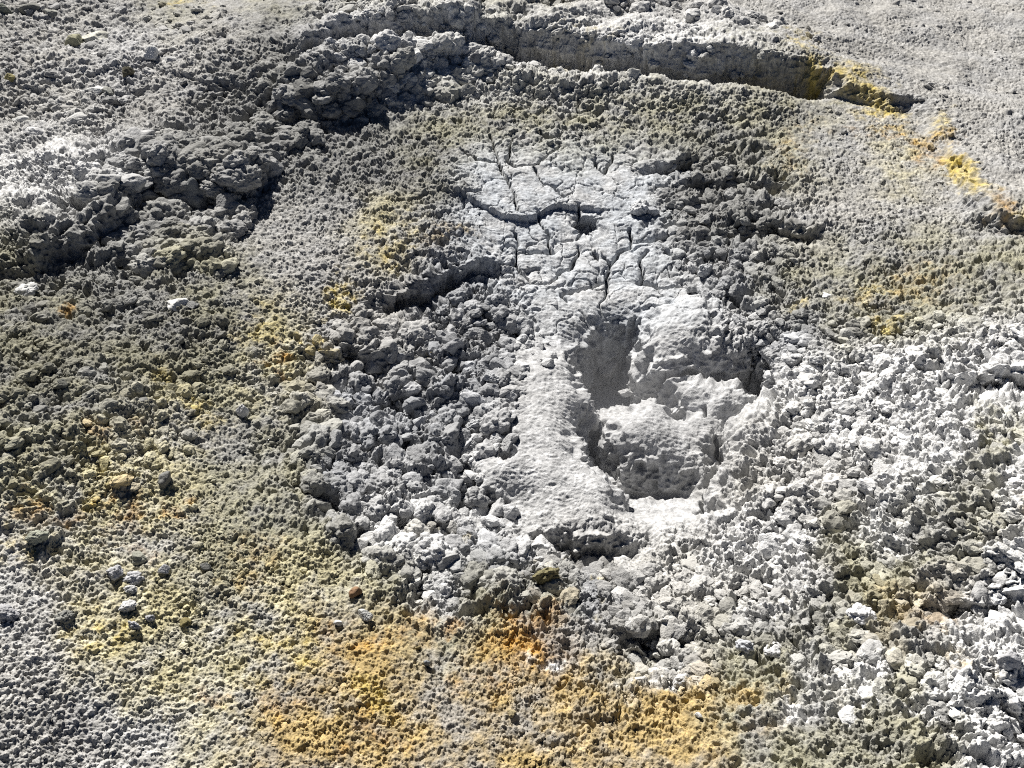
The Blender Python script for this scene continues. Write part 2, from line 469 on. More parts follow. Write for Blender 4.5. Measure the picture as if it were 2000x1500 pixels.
# fine crumbling of the relief
wx = pn(x, y, .05, 5) * .011 + pn(x, y, .022, 6) * .006
wy = pn(x, y, .05, 15) * .011 + pn(x, y, .022, 16) * .006
fade = sstep(8.2, 6.5, y) * sstep(4.4, 3.4, np.abs(x)) * sstep(-.2, .4, y)
kind = frame_grid(TROWS, KINDS, PX + 40 * pn(x, y, .3, 8), PY + 30 * pn(x, y, .3, 9))
gran, lump, clod, smooth, flake = [kind[:, i] for i in range(5)]
tame = 1 - .7 * smooth


def slope(e):
    a = (msample(BASE, x + e, y) - msample(BASE, x - e, y)) / (2 * e) * fade
    b = (msample(BASE, x, y + e) - msample(BASE, x, y - e)) / (2 * e) * fade
    return a, b


sx_, sy_ = slope(.02)
wall = sstep(.5, 1.4, np.hypot(sx_, sy_))
tame = tame * (1 - .75 * wall)
z = msample(BASE, x + wx * tame, y + wy * tame) * fade
# slope-following coordinate so that lumps do not smear down steep faces
q = y
p = x
# ledge faces (few lumps, streaky dry mud)
h4, id4 = domes(p, q, .105, 4, .35, .75, .5, .42, .3)
h3, id3 = domes(p, q, .046, 3, .4, .8, .45, .45, .3)
h2, id2 = domes(p, q, .024, 2, .4, .8, .4, .5, .3)
h1, id1 = domes(p, q, .0115, 1, .36, .68, .35, .45, .25)
f1 = fbm(p, q, .035, 41, 4, .55)
f2 = fbm(p, q, .5, 45, 4, .5)
patch = np.clip(.62 + 1.3 * pn(p, q, .16, 47), .1, 1.3)         # coarser and finer patches
hk, idk = domes(p, q * 1.35, .06, 12, .4, .9, .6, .16, .45)     # flat-topped flakes
h0, id0 = domes(p, q, .0078, 10, .34, .66, .35, .45, .3)
f0 = fbm(p, q, .014, 43, 3, .7)
patch = patch * (1 - .5 * wall)
side = sstep(.5, 1.3, np.abs(sx_))
rough = 1 - .6 * np.maximum(wall, side)
w3 = np.zeros_like(z)
wm = np.nonzero((wall > .02) & (y < 6) & (np.abs(x) < 4))[0]
P3 = np.stack([x[wm], y[wm], z[wm] * 1.1], 1).astype(np.float64)
w3[wm] = sum(a_ * (.9 - 2.2 * np.abs(vn3(P3, s_, 5 + k_)) if k_ in (1, 2, 3) else vn3(P3, s_, 5 + k_)) for k_, (s_, a_) in enumerate(((.13, .45), (.075, .34), (.038, .24), (.019, .13), (.008, .08))))
nr = sstep(2.3, 1.6, y)                                          # the crust by the viewer is finer
gvar = np.clip(.85 + 1.3 * pn(x, y, .33, 411) + .8 * pn(x, y, .12, 412), .3, 1.35)
gr1 = gvar * (1 - nr) * (np.maximum(.0115 * 1.25 * h1, .024 * .48 * h2 * patch) + .0078 * .5 * h0) + gvar * nr * (np.maximum(.0078 * 1.15 * h0, .0115 * .8 * h1 * patch) + .004 * h2 * patch)
lm1 = np.maximum(.046 * .78 * h3 * patch ** 2, .024 * .9 * h2) + .0135 * .5 * h1 + .0078 * .5 * h0
disp = (gran * gr1 + lump * lm1 * rough + clod * rough * (-.10 * np.maximum(0, pn(p, q, .075, 205) + .6 * pn(p, q, .03, 206) - .06) + .105 * .68 * h4 + .010 * f1 + .0085 * .6 * h0 + .0125 * .5 * h1)
        + flake * (.06 * .65 * hk + .016 * f1 + .0125 * .5 * h1) + (.005 * f1 + .0045 * f0) * (1 - smooth) + .02 * f2 * fade
        + wall * (.05 * w3 + 0))
# wet smooth mud: wrinkles and blisters
rid = 1 - np.abs(pn(p * .8, q * 1.6, .022, 71)) * 2.2
disp += smooth * (1 - .7 * side) * (.0020 * f0 + .0024 * np.maximum(0, rid) + .012 * pn(p, q, .11, 72) + .003 * pn(p, q, .035, 73) + .002 * pn(p, q, .012, 74) - .0045 * np.clip(domes(p, q, .03, 75, .1, .3)[0] * 3 - .1, 0, 1) ** 2)

# cracks of the drying crust
CRACKS = [[(905, 402), (930, 417), (958, 429), (1011, 438), (1050, 429), (1091, 411), (1123, 415)], [(1004, 357), (1046, 354), (1074, 331), (1095, 320)], [(1039, 359), (1060, 383), (1095, 404)],
          [(975, 350), (983, 366), (993, 383), (1007, 404), (1011, 432)], [(1056, 432), (1067, 460), (1077, 492)], [(1009, 466), (1014, 499), (1011, 516), (1039, 551)], [(1035, 551), (1074, 544), (1091, 527), (1116, 516), (1130, 499), (1130, 485)],
          [(1109, 579), (1095, 565), (1130, 555), (1182, 544)], [(1175, 502), (1189, 516), (1210, 495), (1231, 485), (1231, 476)], [(1188, 516), (1189, 562)], [(1230, 457), (1231, 476), (1315, 476)],
          [(1262, 495), (1252, 520), (1254, 544)], [(1252, 544), (1266, 548), (1291, 562), (1340, 558)], [(1158, 341), (1182, 362), (1196, 334)], [(1004, 357), (990, 341), (1004, 303)], [(1053, 285), (1056, 296), (1074, 306), (1095, 303)],
          [(1412, 818), (1410, 850), (1404, 890), (1385, 930), (1375, 955)], [(1373, 765), (1388, 788)], [(1080, 492), (1040, 490), (1014, 499)], [(930, 545), (985, 590), (1010, 640)], [(905, 800), (915, 880), (910, 960)],
          [(1350, 590), (1400, 600), (1440, 640), (1480, 700)], [(960, 300), (975, 350)], [(900, 330), (940, 350), (975, 352)], [(1500, 700), (1512, 780), (1505, 830)], [(1090, 470), (1120, 470)], [(1130, 420), (1128, 470)]]
cd_ = np.full(x.shape, .5, F32)
sgn = np.zeros(x.shape, F32)
for pts in CRACKS[1:]:
    P = poly(pts, -.06)
    lo, hi = P.min(0) - .08, P.max(0) + .08
    m = np.nonzero((x > lo[0]) & (x < hi[0]) & (y > lo[1]) & (y < hi[1]))[0]
    xx = x[m] + pn(x[m], y[m], .08, 81) * .022 + pn(x[m], y[m], .018, 82) * .007
    yy = y[m] + pn(x[m], y[m], .08, 83) * .022 + pn(x[m], y[m], .018, 84) * .007
    d = pdist(P, xx, yy) / (.55 + .9 * np.clip(.5 + 1.2 * pn(x[m], y[m], .12, 85), 0, 1))
    cd_[m] = np.minimum(cd_[m], d)
disp *= 1 - .3 * sstep(2.8, 4, y)
disp -= .032 * np.exp(-(cd_ / .0048) ** 4) + .007 * np.exp(-(cd_ / .02) ** 2)
def crazing(x, y, s, seed):
    """distance to the edge between random cells"""
    X = x / s + pn(x, y, s * .5, seed) * .5 + seed
    Y = y / s + pn(x, y, s * .5, seed + 1) * .5
    ix, iy = np.floor(X).astype(np.int32), np.floor(Y).astype(np.int32)
    f1_ = np.full(x.shape, 9., F32)
    f2_ = np.full(x.shape, 9., F32)
    for a in (-1, 0, 1):
        for b in (-1, 0, 1):
            t = TAB[(ix + a) & 511, (iy + b) & 511]
            d = np.hypot(X - ix - a - t[:, 0], Y - iy - b - t[:, 1])
            f2_ = np.minimum(np.maximum(d, f1_), f2_)
            f1_ = np.minimum(f1_, d)
    return (f2_ - f1_) * s


czone = sstep(.1, .8, smooth) * sstep(640, 560, PY)
cz = crazing(x, y, .10, 301)
cz2 = crazing(x, y, .16, 305)
disp -= czone * (.013 * np.exp(-(cz / .0035) ** 2) * np.clip(2.5 * pn(x, y, .15, 303) + .5, 0, 1) + .014 * np.exp(-(cz2 / .006) ** 2) * np.clip(2.5 * pn(x, y, .2, 304) + .2, 0, 1))
czc = (1 - smooth) * sstep(60, 240, PY) * sstep(640, 420, PY) * np.exp(-((PX - 1050) / 230) ** 2)
disp -= czc * .014 * np.exp(-(cz / .006) ** 2)
# the fold along the widest crack: the far plate stands proud of the near one
P = poly(CRACKS[0], -.04)
xw = x + pn(x, y, .08, 81) * .022 + pn(x, y, .018, 82) * .007
yw = y + pn(x, y, .08, 83) * .022 + pn(x, y, .018, 84) * .007
dfold = pdist(P, xw, yw)
up = sstep(-.004, .006, yw - np.interp(xw, P[:, 0], P[:, 1]))
disp += .013 * np.exp(-(dfold / .17) ** 2) * up - .006 * np.exp(-(dfold / .07) ** 2) * (1 - up)
disp *= sstep(12, 6, np.abs(y)) * .9 + .1

# push the detail out along the broad surface's own normal
dzx, dzy = slope(.04)
dzx, dzy = np.clip(dzx, -1.6, 1.6), np.clip(dzy, -1.6, 1.6)
nl = np.sqrt(1 + dzx ** 2 + dzy ** 2)
VX = x - dzx / nl * disp
VY = y - dzy / nl * disp
VZ = z + disp / nl
rnd = (id1 * (1 - nr) + id0 * nr) * .55 + id3 * .45
ALB = albedo_at(x, y, rnd)
# inside the scarps the bared section is brown and olive
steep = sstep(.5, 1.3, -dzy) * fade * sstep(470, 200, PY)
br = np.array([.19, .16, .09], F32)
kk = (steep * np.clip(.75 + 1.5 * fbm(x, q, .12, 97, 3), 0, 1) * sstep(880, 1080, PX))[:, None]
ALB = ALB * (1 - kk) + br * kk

# ------------------------------------------------------------------ materials
def mat(name, attr=True, tint=1.0, bump=.55, fine=300.0):
    m = bpy.data.materials.new(name)
    m.use_nodes = True
    n = m.node_tree.nodes
    L = m.node_tree.links
    bs = n['Principled BSDF']
    bs.inputs['Roughness'].default_value = .93
    bs.inputs['Specular IOR Level'].default_value = .18
    if attr:
        a = n.new('ShaderNodeAttribute')
        a.attribute_name = 'albedo'
        src = a.outputs['Color']
    else:
        a = n.new('ShaderNodeObjectInfo')
        src = a.outputs['Color']
    ge = n.new('ShaderNodeNewGeometry')
    t = n.new('ShaderNodeTexNoise')
    t.inputs['Scale'].default_value = fine
    t.inputs['Detail'].default_value = 3
    L.new(ge.outputs['Position'], t.inputs['Vector'])
    t2 = n.new('ShaderNodeTexNoise')
    t2.inputs['Scale'].default_value = 60
    t2.inputs['Detail'].default_value = 5
    L.new(ge.outputs['Position'], t2.inputs['Vector'])
    ad = n.new('ShaderNodeMath')
    ad.operation = 'ADD'
    L.new(t.outputs[0], ad.inputs[0])
    L.new(t2.outputs[0], ad.inputs[1])
    mr = n.new('ShaderNodeMapRange')
    mr.inputs['From Min'].default_value = .65
    mr.inputs['From Max'].default_value = 1.35
    mr.inputs['To Min'].default_value = .78 * tint
    mr.inputs['To Max'].default_value = 1.18 * tint
    L.new(ad.outputs[0], mr.inputs['Value'])
    mx = n.new('ShaderNodeVectorMath')
    mx.operation = 'SCALE'
    L.new(src, mx.inputs[0])
    L.new(mr.outputs[0], mx.inputs['Scale'])
    L.new(mx.outputs[0], bs.inputs['Base Color'])
    bp = n.new('ShaderNodeBump')
    bp.inputs['Strength'].default_value = bump
    bp.inputs['Distance'].default_value = .004
    L.new(t.outputs[0], bp.inputs['Height'])
    L.new(bp.outputs[0], bs.inputs['Normal'])
    return m


M_GROUND = mat('crusted_mud')
M_CLOD = mat('dry_clod', attr=False)
M_RUBBLE = mat('loose_rubble')


def mesh_obj(name, V, Fq, m, col=None, origin=None, smooth=True):
    me = bpy.data.meshes.new(name)
    V = np.asarray(V, F32)
    if origin is not None:
        V = V - np.asarray(origin, F32)
    Fq = np.asarray(Fq, np.int32)
    k = Fq.shape[1]
    me.vertices.add(len(V))
    me.vertices.foreach_set('co', V.ravel())
    me.loops.add(Fq.size)
    me.loops.foreach_set('vertex_index', Fq.ravel())
    me.polygons.add(len(Fq))
    me.polygons.foreach_set('loop_start', np.arange(0, Fq.size, k, dtype=np.int32))
    me.polygons.foreach_set('use_smooth', np.full(len(Fq), smooth))
    me.update(calc_edges=True)
    if col is not None:
        at_ = me.attributes.new('albedo', 'FLOAT_COLOR', 'POINT')
        at_.data.foreach_set('color', np.concatenate([col, np.ones((len(col), 1))], 1).astype(F32).ravel())
    me.materials.append(m)
    o = bpy.data.objects.new(name, me)
    COL.objects.link(o)
    if origin is not None:
        o.location = [float(v) for v in origin]
    return o


def tag(o, label, cat, group=None):
    o['label'] = label
    o['category'] = cat
    if group:
        o['group'] = group


# ------------------------------------------------------------------ the ground, with the mud plates and blocks lifted out of it as things
VALL = np.stack([VX, VY, VZ], 1)
r_, c_ = np.meshgrid(np.arange(RN - 1), np.arange(CN - 1), indexing='ij')
i0 = (r_ * CN + c_).ravel()
QUADS = np.stack([i0, i0 + CN, i0 + CN + 1, i0 + 1], 1)        # wound so that normals point up
fpx, fpy = topx(x[QUADS].mean(1), y[QUADS].mean(1), -.06)
jx = 5 * pn(x, y, .05, 101)[i0] + 3 * pn(x, y, .02, 102)[i0]
jy = 4 * pn(x, y, .05, 103)[i0] + 2 * pn(x, y, .02, 104)[i0]
owner = np.zeros(len(QUADS), np.int16)
PIECES = [
    ('mud_plate', [(905, 398), (925, 385), (983, 366), (993, 383), (1007, 404), (1011, 438), (958, 429), (930, 417)], 'thin flat left plate above the widest crack in the pale mud crust', 'mud plate', 'plates of the cracked mud crust'),
    ('mud_plate', [(983, 366), (1004, 357), (1039, 359), (1060, 383), (1095, 404), (1091, 411), (1050, 429), (1011, 438), (1007, 404), (993, 383)], 'pale flat mud plate between two forking cracks, its near edge over the widest crack', 'mud plate', 'plates of the cracked mud crust'),
    ('mud_plate', [(990, 341), (1004, 303), (1030, 297), (1053, 292), (1074, 306), (1095, 303), (1095, 320), (1074, 331), (1046, 354), (1004, 357)], 'pitted darker grey mud plate at the back of the cracked crust', 'mud plate', 'plates of the cracked mud crust'),
    ('mud_plate', [(1039, 359), (1046, 354), (1095, 328), (1158, 341), (1182, 362), (1235, 360), (1245, 390), (1180, 410), (1123, 415), (1095, 404), (1060, 383)], 'wide smooth pale mud plate behind the small round hole in the crust', 'mud plate', 'plates of the cracked mud crust'),
    ('mud_plate', [(905, 402), (930, 417), (958, 429), (1011, 438), (1056, 432), (1067, 460), (1077, 492), (1040, 490), (1014, 499), (1009, 466), (940, 465)], 'sloping mud plate in front of the widest crack, left half', 'mud plate', 'plates of the cracked mud crust'),
    ('mud_plate', [(1056, 432), (1091, 411), (1123, 415), (1130, 440), (1150, 463), (1168, 478), (1168, 502), (1130, 499), (1130, 485), (1077, 492), (1067, 460)], 'rounded mud plate left of the small hole, in front of the widest crack', 'mud plate', 'plates of the cracked mud crust'),
    ('mud_plate', [(1014, 499), (1040, 490), (1077, 492), (1130, 485), (1130, 499), (1116, 516), (1091, 527), (1074, 544), (1035, 551), (1011, 516)], 'bulging mud plate with a curved dark crack along its front edge', 'mud plate', 'plates of the cracked mud crust'),
    ('mud_plate', [(1168, 470), (1230, 457), (1231, 485), (1210, 495), (1189, 516), (1175, 502), (1168, 480)], 'small rounded mud plate just in front of the small hole in the crust', 'mud plate', 'plates of the cracked mud crust'),
    ('mud_plate', [(1225, 440), (1300, 435), (1335, 460), (1315, 476), (1231, 476), (1230, 457)], 'lumpy mud plate with a straight dark slot under its front edge', 'mud plate', 'plates of the cracked mud crust'),
    ('mud_plate', [(1259, 499), (1330, 488), (1358, 520), (1340, 558), (1291, 562), (1266, 548), (1252, 544), (1252, 520)], 'squarish flat mud plate at the right front of the cracked crust', 'mud plate', 'plates of the cracked mud crust'),
    ('mud_block', [(1168, 802), (1215, 787), (1257, 760), (1271, 756), (1306, 777), (1327, 802), (1345, 784), (1330, 766), (1308, 742), (1296, 722), (1341, 711), (1390, 734), (1425, 731), (1455, 748), (1500, 790), (1422, 818), (1408, 890), (1384, 938),
                   (1350, 918), (1290, 902), (1240, 892), (1195, 897), (1187, 852), (1170, 828)], 'large pale peaked mud block collapsed in the middle of the steaming vent', 'mud block', None),
    ('mud_dome', [(1248, 680), (1255, 640), (1290, 605), (1340, 595), (1390, 610), (1412, 645), (1410, 680), (1380, 695), (1320, 698), (1270, 697)], 'rounded grey mud dome overhanging the back right of the vent', 'mud mound', None),
    ('mud_lobe', [(1015, 755), (1060, 705), (1108, 690), (1137, 750), (1146, 790), (1133, 830), (1133, 855), (1147, 885), (1147, 915), (1197, 960), (1207, 1000), (1150, 1005), (1060, 965), (970, 945), (950, 915), (1000, 850), (1005, 800)], 'long smooth light grey mud lobe forming the left rim of the vent', 'mud mound', None),
]
for n_, (nm, pts, *_r) in enumerate(PIECES):
    P = np.array(pts, float)
    lo, hi = P.min(0) - 15, P.max(0) + 15
    zz = -.15 if nm != 'mud_plate' else -.06
    m = np.nonzero((fpx > lo[0]) & (fpx < hi[0]) & (fpy > lo[1]) & (fpy < hi[1]))[0]
    a, b2 = fpx[m], fpy[m]
    if zz != -.06:
        a, b2 = topx(x[QUADS[m]].mean(1), y[QUADS[m]].mean(1), zz)
    owner[m[inside(P, a + jx[m], b2 + jy[m]) & (owner[m] == 0)]] = n_ + 1


def sub_mesh(name, faces, skirt=0.0, origin=False):
    ids, inv = np.unique(faces.ravel(), return_inverse=True)
    Fs = inv.reshape(-1, 4).astype(np.int64)
    V = VALL[ids]
    C = ALB[ids]
    if skirt:
        e = np.concatenate([Fs[:, [0, 1]], Fs[:, [1, 2]], Fs[:, [2, 3]], Fs[:, [3, 0]]])
        key = np.sort(e, 1)
        kk_ = key[:, 0] * len(ids) + key[:, 1]
        _, idx, cnt = np.unique(kk_, return_index=True, return_counts=True)
        be = e[idx[cnt == 1]]
        n = len(V)
        V = np.concatenate([V, V - np.array([0, 0, skirt])])
        C = np.concatenate([C, C])
        Fs = np.concatenate([Fs, np.stack([be[:, 1], be[:, 0], be[:, 0] + n, be[:, 1] + n], 1)])
        used, inv = np.unique(Fs.ravel(), return_inverse=True)
        V, C, Fs = V[used], C[used], inv.reshape(-1, 4)
    og = None
    if origin:
        og = V.mean(0)
        og[2] = V[:, 2].min()
    return mesh_obj(name, V, Fs, M_GROUND, C, og)


g = sub_mesh('ground', QUADS[owner == 0])
g['kind'] = 'structure'
for n_, (nm, pts, lab, cat, grp) in enumerate(PIECES):
    fs = QUADS[owner == n_ + 1]
    if len(fs) < 20:
        continue
    o = sub_mesh(nm, fs, .05, True)
    tag(o, lab, cat, grp)

# ------------------------------------------------------------------ surface height look-up for things lying on it
HZ = np.full(MX.shape, -9.0, F32)
mm = (VX > XR[0]) & (VX < XR[1] - CELL) & (VY > YR[0]) & (VY < YR[1] - CELL)
np.maximum.at(HZ, (((VY[mm] - YR[0]) / CELL).astype(int), ((VX[mm] - XR[0]) / CELL).astype(int)), VZ[mm].astype(F32))
HZ = np.where(HZ < -8, BASE.astype(F32), HZ)


def ground_z(x, y):
    j = np.clip(((np.asarray(y) - YR[0]) / CELL).astype(int), 0, HZ.shape[0] - 1)
    i = np.clip(((np.asarray(x) - XR[0]) / CELL).astype(int), 0, HZ.shape[1] - 1)
    return msample(BASE, np.atleast_1d(np.asarray(x, float)), np.atleast_1d(np.asarray(y, float))), HZ[j, i]


def hit(px, py):
    """photo pixel -> world point on the built surface"""
    zz = 0.0
    for _ in range(14):
        X, Y = at(px, py, zz)
        zz = .5 * zz + .5 * float(ground_z(X, Y)[1])
    return X, Y, zz


# ------------------------------------------------------------------ clods and stones
def ico(sub):
    import bmesh
    bm = bmesh.new()
    bmesh.ops.create_icosphere(bm, subdivisions=sub, radius=1)
    V = np.array([v.co for v in bm.verts])
    Fc = np.array([[v.index for v in f.verts] for f in bm.faces])
    bm.free()
    return V, Fc


ICO = {k: ico(k) for k in (2, 3, 4, 5)}


def clod_shape(seed, sub=4, flat=.75, lumpy=1.0, cuts=0):
    """crumbly lump of dried mud (cuts > 0: an angular stone)"""
    V, Fc = ICO[sub]
    rs = np.random.RandomState(seed)
    P = V.copy()
    D = V / np.linalg.norm(V, axis=1, keepdims=True)
    r = 1 + .30 * vn3(D, .9, seed) + .16 * vn3(D, .45, seed + 1)
    if cuts:
        for k in range(cuts):
            nv = rs.normal(size=3)
            nv /= np.linalg.norm(nv)
            lim = rs.uniform(.45, .8)
            dn = np.maximum(D @ nv, 1e-3)
            r = np.minimum(r, lim / dn)
        r = r + .05 * vn3(D, .18, seed + 5) + .025 * vn3(D, .08, seed + 6)
    else:
        # knobs
        C = rs.normal(size=(46, 3))
        C /= np.linalg.norm(C, axis=1, keepdims=True)
        rad = rs.uniform(.22, .5, 46)
        amp = rs.uniform(.08, .30, 46) * lumpy
        kn = np.zeros(len(D))
        for c, ra, am in zip(C, rad, amp):
            d = np.linalg.norm(D - c, axis=1)
            kn = np.maximum(kn, am * np.sqrt(np.maximum(0, 1 - (d / ra) ** 2)))
        r = r * .82 + kn + .09 * vn3(D, .22, seed + 5) + .08 * vn3(D, .11, seed + 6) + .05 * vn3(D, .055, seed + 7)
    P = D * r[:, None]
    sc = np.array([rs.uniform(.8, 1.25), rs.uniform(.75, 1.15), flat * rs.uniform(.8, 1.1)])
    P = P * sc
    return P, Fc


random.seed(5)
rng = np.random.RandomState(21)
# where rubble lies: zone polygon, count, size range (m), squash, label, group
ZONES = [
    ('left', [(600, 640), (690, 600), (770, 620), (930, 545), (1030, 590), (1080, 650), (1000, 720), (985, 800), (930, 880), (940, 960), (1060, 1010), (1120, 1070), (1030, 1120), (900, 1100), (720, 1085), (610, 960), (565, 800)], 1100, (.010, .046), .85),
    ('right', [(1430, 620), (1500, 600), (1620, 650), (1720, 730), (1750, 850), (1730, 980), (1600, 1060), (1480, 1060), (1510, 950), (1540, 850), (1540, 760), (1490, 690)], 900, (.009, .030), .8),
    ('back', [(1270, 330), (1380, 310), (1480, 380), (1560, 480), (1540, 550), (1420, 600), (1350, 520), (1310, 420)], 650, (.009, .034), .85),
    ('front', [(690, 1060), (820, 1020), (1050, 1040), (1300, 1060), (1420, 1100), (1400, 1170), (1250, 1190), (1050, 1140), (900, 1150), (760, 1130)], 550, (.009, .030), .7),
    ('corner', [(1230, 1180), (1420, 1160), (1500, 1230), (1420, 1300), (1350, 1330), (1250, 1310)], 160, (.008, .028), .8),
    ('terrace', [(200, 400), (300, 330), (480, 330), (560, 230), (700, 210), (880, 140), (1000, 150), (900, 200), (760, 230), (640, 270), (540, 350), (470, 430), (430, 560), (280, 560), (220, 480)], 2200, (.010, .060), .85),
    ('lip', [(640, 90), (800, 55), (1000, 40), (1250, 60), (1560, 105), (1600, 150), (1500, 120), (1250, 90), (1000, 75), (800, 95), (680, 130)], 260, (.015, .05), .75),
    ('bank', [(600, 165), (800, 110), (1000, 130), (1200, 145), (1500, 180), (1480, 205), (1200, 185), (980, 175), (800, 170), (640, 215)], 500, (.012, .04), .8),
    ('white', [(1620, 640), (1780, 650), (2000, 700), (2000, 1150), (1800, 1130), (1600, 1080), (1760, 980), (1780, 850)], 650, (.008, .026), .6),
    ('lower', [(1420, 1130), (1700, 1090), (2000, 1150), (2000, 1480), (1850, 1450), (1650, 1340), (1500, 1250)], 900, (.006, .026), .6),
    ('olive', [(0, 590), (250, 570), (480, 640), (420, 850), (330, 1000), (150, 1010), (0, 1000)], 650, (.007, .026), .8),
    ('upper', [(0, 0), (350, 0), (520, 110), (450, 230), (200, 270), (0, 330)], 500, (.010, .036), .6),
]
LAB = {'left': ('bluish grey mud clod in the rubble heap left of the vent', 'clods left of the vent'),
       'right': ('pale grey mud clod in the rubble right of the vent', 'clods right of the vent'),
       'back': ('dark grey crumbly clod right of the cracked mud crust', 'clods right of the cracked crust'),
       'front': ('grey mud clod on the rubble rim between vent and ochre crust', 'clods on the front rim'),
       'terrace': ('dark crumbly clod along the broken left step of the basin', 'clods on the left step'),
       'lip': ('pale crumbly clod on the lip of the back scarp', 'clods on the back lip'),
       'bank': ('whitish clod on the bank under the back scarp', 'clods on the bank')}
recs = []
for zi, (zn, pts, cnt, (s0, s1), fl) in enumerate(ZONES):
    P = np.array(pts, float)
    lo, hi = P.min(0), P.max(0)
    k = 0
    xs, ys = [], []
    A = poly(pts)
    lo, hi = A.min(0), A.max(0)
    while k < cnt:
        cx = rng.uniform(lo[0], hi[0], 400)
        cy = rng.uniform(lo[1], hi[1], 400)
        ok = inside(A, cx + rng.normal(0, .03, 400), cy + rng.normal(0, .03, 400))
        for X, Y in zip(cx[ok], cy[ok]):
            if k < cnt:
                s = s0 + (s1 - s0) * rng.rand() ** 3.2
                recs.append((zn, X, Y, s, fl))
                k += 1
# crumbs scattered over all of the crust
crumbs = []
while len(crumbs) < 9000:
    u, v = rng.uniform(-60, 2060, 3000), rng.uniform(-40, 1540, 3000)
    X, Y = at(u, v, 0)
    ok = (rng.rand(3000) < np.clip(.25 + 2.2 * pn(X, Y, .25, 401), 0, 1)) & ~((u > 900) & (u < 1500) & (v > 330) & (v < 1050))
    for a, b in zip(X[ok], Y[ok]):
        crumbs.append(('crumb', a, b, (.0028 + .010 * rng.rand() ** 5) * (.6 + .22 * b), .75))
recs += crumbs[:9000]
big = sorted((r for r in recs if r[0] in LAB), key=lambda r: -r[3] / (r[2] * CP + CAM_H * SP))[:290]
bigset = set(id(r) for r in big)
small = [r for r in recs if id(r) not in bigset]
NV = 24
crumb_shapes = [clod_shape(500 + k, 2, .9, 1.0, 0 if k % 2 else 7) for k in range(NV)]
shapes = [clod_shape(100 + k, 5, .9, 1.0, 0 if k % 3 else 8) for k in range(NV)]
lows = [clod_shape(300 + k, 3, .9, 1.0, 0 if k % 2 else 8) for k in range(NV)]


def rotm(rs, tilt=.5):
    a, b, c = rs.uniform(-tilt, tilt), rs.uniform(-tilt, tilt), rs.uniform(0, 6.283)
    ca, sa, cb, sb, cc, sc = math.cos(a), math.sin(a), math.cos(b), math.sin(b), math.cos(c), math.sin(c)
    return np.array([[cc, -sc, 0], [sc, cc, 0], [0, 0, 1]]) @ np.array([[cb, 0, sb], [0, 1, 0], [-sb, 0, cb]]) @ np.array([[1, 0, 0], [0, ca, -sa], [0, sa, ca]])


def rest_z(X, Y, s, fl):
    b, h = ground_z(X, Y)
    return float(.45 * b[0] + .55 * h) + s * fl * .16


sources = {}
XA = np.array([r[1] for r in recs], F32)
YA = np.array([r[2] for r in recs], F32)
CA = albedo_at(XA, YA)
cidx = {id(r): i for i, r in enumerate(recs)}
for k, r in enumerate(big):
    zn, X, Y, s, fl = r
    v = k % NV
    c = CA[cidx[id(r)]] * rng.uniform(.85, 1.2)
    if v not in sources:
        o = mesh_obj('mud_clod', shapes[v][0], shapes[v][1], M_CLOD, None, (0, 0, 0))
        sources[v] = o
    else:
        o = sources[v].copy()
        COL.objects.link(o)
    o.location = (X, Y, rest_z(X, Y, s, fl))
    o.scale = (s, s, s * fl)
    o.rotation_euler = (rng.uniform(-.4, .4), rng.uniform(-.4, .4), rng.uniform(0, 6.28))
    o.color = (float(c[0]), float(c[1]), float(c[2]), 1)
    tag(o, LAB[zn][0], 'clod', LAB[zn][1])
Vs, Fs_, Cs = [], [], []
nv = 0
for r in small:
    zn, X, Y, s, fl = r
    P, Fc = (crumb_shapes if zn == 'crumb' else lows)[rng.randint(NV)]
    Q = (P * s * np.array([1, 1, fl])) @ rotm(rng).T
    Q = Q + np.array([X, Y, rest_z(X, Y, s, fl)])
    Vs.append(Q)
    Fs_.append(Fc + nv)
    nv += len(Q)
    c = CA[cidx[id(r)]] * rng.uniform(.85, 1.2)
    Cs.append(np.repeat(c[None], len(Q), 0))
o = mesh_obj('loose_rubble', np.concatenate(Vs), np.concatenate(Fs_), M_RUBBLE, np.concatenate(Cs), smooth=False)
o['kind'] = 'stuff'

